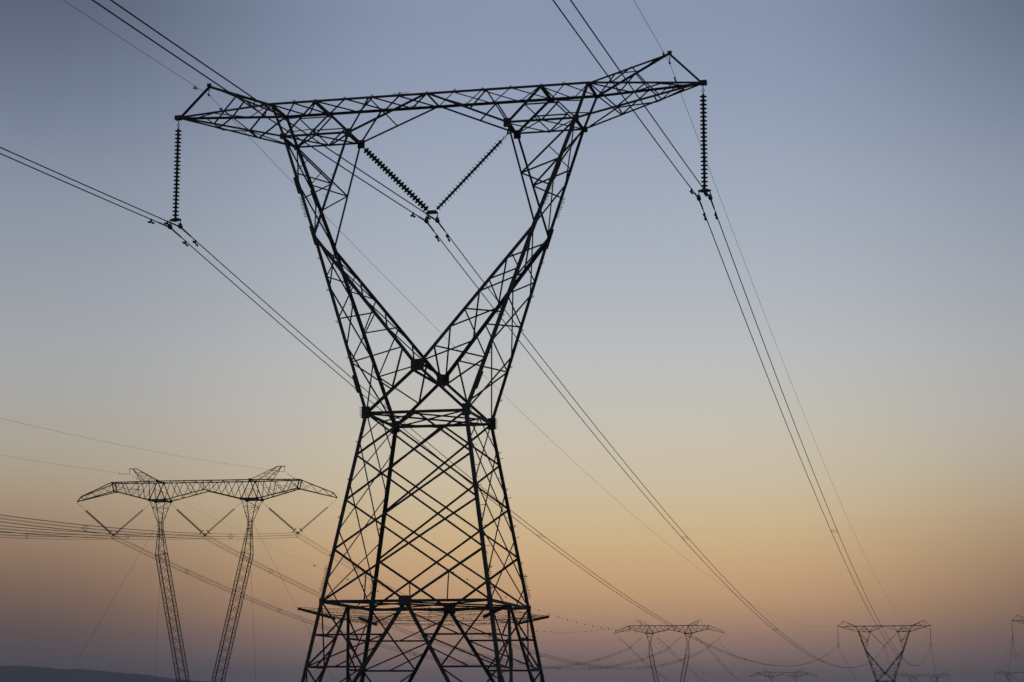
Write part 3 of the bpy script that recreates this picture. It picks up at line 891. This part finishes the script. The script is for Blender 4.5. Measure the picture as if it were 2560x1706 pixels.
GN = {'A': 'the left guyed pylon', 'B': 'the small far guyed pylon', 'C': 'the faintest guyed pylon'}
for nm, p, yw in GUY:
    v_big(p, yw, -G['xv'], G['zv'], -G['xtip'], -G['xo'], 'leftmost V of disc strings under the crossarm of ' + GN[nm])
    v_big(p, yw, 0, G['zvm'], -G['xi'], G['xi'], 'V of disc strings hanging between the two masts of ' + GN[nm])
    v_big(p, yw, G['xv'], G['zv'], G['xo'], G['xtip'], 'rightmost V of disc strings under the crossarm of ' + GN[nm])

hexm = MB()
hexm.torus((0, 0, 0), (0, 1, 0), .26, .028, 6, 6)
for k, (x, z) in enumerate(HEX):
    hexm.tube([V3(x * .62, 0, z * .62), V3(x * 1.0, 0, z * 1.0)], .024, 5); hexm.lathe([(-.07, .02), (-.04, .05), (.04, .05), (.07, .02)], V3(x, 0, z), V3(0, 1, 0), 6)
HEXS = hexm.mesh('bundle_spacer', PLATE)
NUM = ['first', 'second', 'third', 'fourth', 'fifth', 'sixth', 'seventh', 'eighth', 'ninth', 'tenth']
for ph, x, z, k1 in (('L', -G['xv'], G['zv'] - .38, -.09), ('C', 0, G['zvm'] - .38, -.095), ('R', G['xv'], G['zv'] - .38, -.103)):
    for k, (hx, hz) in enumerate(HEX):
        A_ = [tw(p, yw, (x + hx, 0, z + hz)) for _, p, yw in GUY]
        pts = back_pts(A_[0], ldir(YG), k1, 2.9e-4, 260, 50)
        s1 = span_pts(A_[0], A_[1], 13.3, 80); s2 = span_pts(A_[1], A_[2], 13.3, 50)
        wire_thing('conductor_wire', pts + s1[1:] + s2[1:], .019, '%s wire of the six-wire bundle on the %s V of the guyed pylons' % (HEXN[k], PH[ph]), 'power line', 'wires of the six-wire line', 4)
    A_ = [tw(p, yw, (x, 0, z)) for _, p, yw in GUY]
    bp = list(reversed(back_pts(A_[0], ldir(YG), k1, 2.9e-4, 260, 80))); s1 = span_pts(A_[0], A_[1], 13.3, 120); s2 = span_pts(A_[1], A_[2], 13.3, 120)
    sets = [(bp, [34, 88, 142], 'this side of the left guyed pylon'), (s1, [31.3, 79.7, 129, 178, 227, 276, 325, 374, 423, 465], 'past the left guyed pylon'),
            (s2, [31, 80, 129, 178, 227, 276, 325, 374, 423, 465], 'past the small far guyed pylon')]
    for path, us, where in sets:
        for k, u in enumerate(us):
            q, d = at_dist(path, A_[0] if path is not s2 else A_[1], u)
            o = bpy.data.objects.new('bundle_spacer', HEXS); sc.collection.objects.link(o); o.location = q
            o.rotation_euler = (0, 0, YG if True else 0)
            tag(o, '%s star-shaped spacer %s on the %s bundle' % (NUM[k], where, PH[ph]), 'spacer', 'star-shaped spacers on the six-wire line')

# earth wires of the guyed line, with clipped-on bird diverters
dv = MB()
for t in (-.07, 0, .07): dv.torus((0, t, 0), (.35, 1, .2), .15, .022, 14, 5)
dv.lathe([(-.06, .0), (-.05, .10), (.05, .10), (.06, .0)], (0, 0, 0), (0, 1, 0), 10)
DIV = dv.mesh('bird_diverter', CAP)
for e, sx, k1 in (('left', -1, -.072), ('right', 1, -.085)):
    A_ = [tw(p, yw, (sx * G['xk2'], 0, G['zk'] - .8)) for _, p, yw in GUY]
    bp = back_pts(A_[0], ldir(YG), k1, 2e-4, 260, 60); s1 = span_pts(A_[0], A_[1], 12, 80); s2 = span_pts(A_[1], A_[2], 12, 60)
    o = wire_thing('earth_wire', bp + s1[1:] + s2[1:], 0.011, 'faint earth wire with dots on it, over the %s peak of the guyed pylons' % e, 'power line', 'earth wires of the six-wire line', 4)
    for i, (path, a) in enumerate(((s1, A_[0]), (s2, A_[1]))):
        u = 94.0 if i == 0 else 60.0
        st = 11.2 if sx < 0 else 12.0
        while u < 430:
            q, d = at_dist(path, a, u); c = bpy.data.objects.new('bird_diverter', DIV); sc.collection.objects.link(c); c.parent = o; c.location = local(o, q); c.rotation_euler = (0, 0, YG)
            u += st
    if sx > 0:
        q, d = at_dist(list(reversed(bp)), A_[0], 143.0); m = MB(); m.torus((0, 0, 0), d, .16, .02, 18, 6); m.torus(d * .06, d, .12, .015, 14, 5); c = m.build('bird_diverter', CAP, o); c.location = local(o, q)
    for a, (_, p, yw) in zip(A_, GUY):
        m = MB(); c = local(o, a); m.tube([c + V3(0, 0, .8), c + V3(0, 0, .08)], .035, 5); m.lathe([(-.15, .02), (0, .07), (.15, .02)], c, ldir(yw), 8); m.build('earth_clamp', PLATE, o)
    for path in (list(reversed(bp)), s1):
        for u in (1.6, 3.0, 4.4):
            q, dd = at_dist(path, A_[0], u); damper(o, local(o, q), dd, s=.9)

# ------------------------------------------------------------------ ground: one sheet, falling away from the viewer's rise to a plain
CTRL = [(0, 0, 0.0)] + [(base_of(p)[0], base_of(p)[1], base_of(p)[2]) for _, p, _ in PYL + QL] + [(gbase(p)[0], gbase(p)[1], gbase(p)[2]) for _, p, _ in GUY] + \
       [(-300, 100, -6), (300, 100, -5), (0, -400, 1), (-600, 900, -14), (700, 900, -12), (400, 2200, -22), (-700, 2300, -24)]


def ground_z(x, y):
    w = zz = 0.0
    for cx, cy, cz in CTRL:
        d2 = (x - cx) ** 2 + (y - cy) ** 2 + 4.0
        k = 1.0 / d2 ** 1.3; w += k; zz += k * cz
    z = zz / w
    r = math.hypot(x, y)
    if r > 2500: z += (-26 - z) * min(1, (r - 2500) / 2500)
    return z + .10 * math.sin(x * .021 + 1.3 * math.sin(y * .013)) * math.cos(y * .017 + x * .006)


m = MB()
rs = [0, 3, 7, 12, 20, 30, 42, 56, 70, 85, 105, 130, 165, 210, 260, 320, 390, 460, 540, 640, 760, 880, 1000, 1150, 1320, 1550, 1850, 2300, 3000, 4000, 4990]
NA = 120
m.v.append((0, 0, ground_z(0, 0)))
for r in rs[1:]:
    for j in range(NA):
        q = 2 * math.pi * j / NA; x, y = r * math.sin(q), r * math.cos(q); m.v.append((x, y, ground_z(x, y)))
for j in range(NA): m.f.append((0, 1 + (j + 1) % NA, 1 + j))
for i in range(len(rs) - 2):
    for j in range(NA):
        a = 1 + i * NA + j; b = 1 + i * NA + (j + 1) % NA; m.f.append((a, b, b + NA, a + NA))
GRASS = material('dry_veld_grass', (0.10, 0.085, 0.05), 0.95, 0, 0.4, .6, .1)
gr = m.build('ground', GRASS); tag(gr, 'dry grassland falling away below the pylons', 'ground', kind='structure')
for pl in gr.data.polygons: pl.use_smooth = True

# far range of hills, lower left
PROF = [(-48, 0.0), (-40, .45), (-32, .80), (-28, .98), (-24, 1.05), (-20, 1.22), (-17, 1.30), (-15, 1.28), (-13.9, 1.318), (-13.2, 1.345), (-12.5, 1.30), (-11.85, 1.265), (-11.2, 1.225), (-10.5, 1.18), (-9.8, 1.135), (-9.4, 1.04), (-8.8, .99), (-8.0, .955), (-6.5, .90), (-3, .78), (2, .55), (8, .3)]


def hill_e(a):
    for (a0, e0), (a1, e1) in zip(PROF[:-1], PROF[1:]):
        if a0 <= a <= a1: return e0 + (e1 - e0) * (a - a0) / (a1 - a0)
    return .2


m = MB(); rng = random.Random(5); NCOL = 520
wob = [sum(rng.uniform(-1, 1) * math.sin(k * j * .045 + rng.uniform(0, 6)) / (k + 2) for k in range(0)) for j in range(NCOL)]
phs = [rng.uniform(0, 6.28) for _ in range(9)]
rows = [(3150, 0.0), (3400, .22), (3650, .55), (3850, .82), (4020, 1.0), (4200, .86), (4450, .5), (4850, 0.0)]
for j in range(NCOL):
    a = -48 + 56.0 * j / (NCOL - 1)
    e = hill_e(a) - .035 + .010 * sum(math.sin(a * (3 + 2.7 * k) + phs[k]) / (k + 1) for k in range(9))
    hgt = 4020 * math.tan(rad(e)) + 26 + CZ
    for k, (r, f) in enumerate(rows):
        jit = 1 + .05 * math.sin(a * 7 + k * 2.1) * (0 < f < .8)
        m.v.append((r * math.sin(rad(a)), r * math.cos(rad(a)), -26.5 + hgt * f * jit))
for j in range(NCOL - 1):
    for k in range(len(rows) - 1):
        q = j * len(rows) + k; m.f.append((q, q + len(rows), q + len(rows) + 1, q + 1))
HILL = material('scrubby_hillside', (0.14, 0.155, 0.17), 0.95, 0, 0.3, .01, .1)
hl = m.build('hills', HILL); tag(hl, 'low dark blue range of hills along the bottom left', 'hills', kind='structure')

# ------------------------------------------------------------------ haze: one closed box of even, thin air
m = MB()
zb0 = -32.0
m.box((0, 0, (BOX_TOP + zb0) / 2), V3(1, 0, 0), V3(0, 1, 0), V3(0, 0, 1), BOX_R, BOX_R, (BOX_TOP - zb0) / 2)
hz = bpy.data.materials.new('dusk_haze'); hz.use_nodes = True
t = hz.node_tree; t.nodes.clear()
pv = t.nodes.new('ShaderNodeVolumePrincipled'); pv.inputs['Color'].default_value = (0.80, 0.76, 0.80, 1); pv.inputs['Density'].default_value = HAZE_D
pv.inputs['Anisotropy'].default_value = 0.0
mo = t.nodes.new('ShaderNodeOutputMaterial'); t.links.new(pv.outputs[0], mo.inputs['Volume'])
h = m.build('haze', hz); tag(h, 'thin dusk haze lying over the plain', 'haze', kind='stuff')
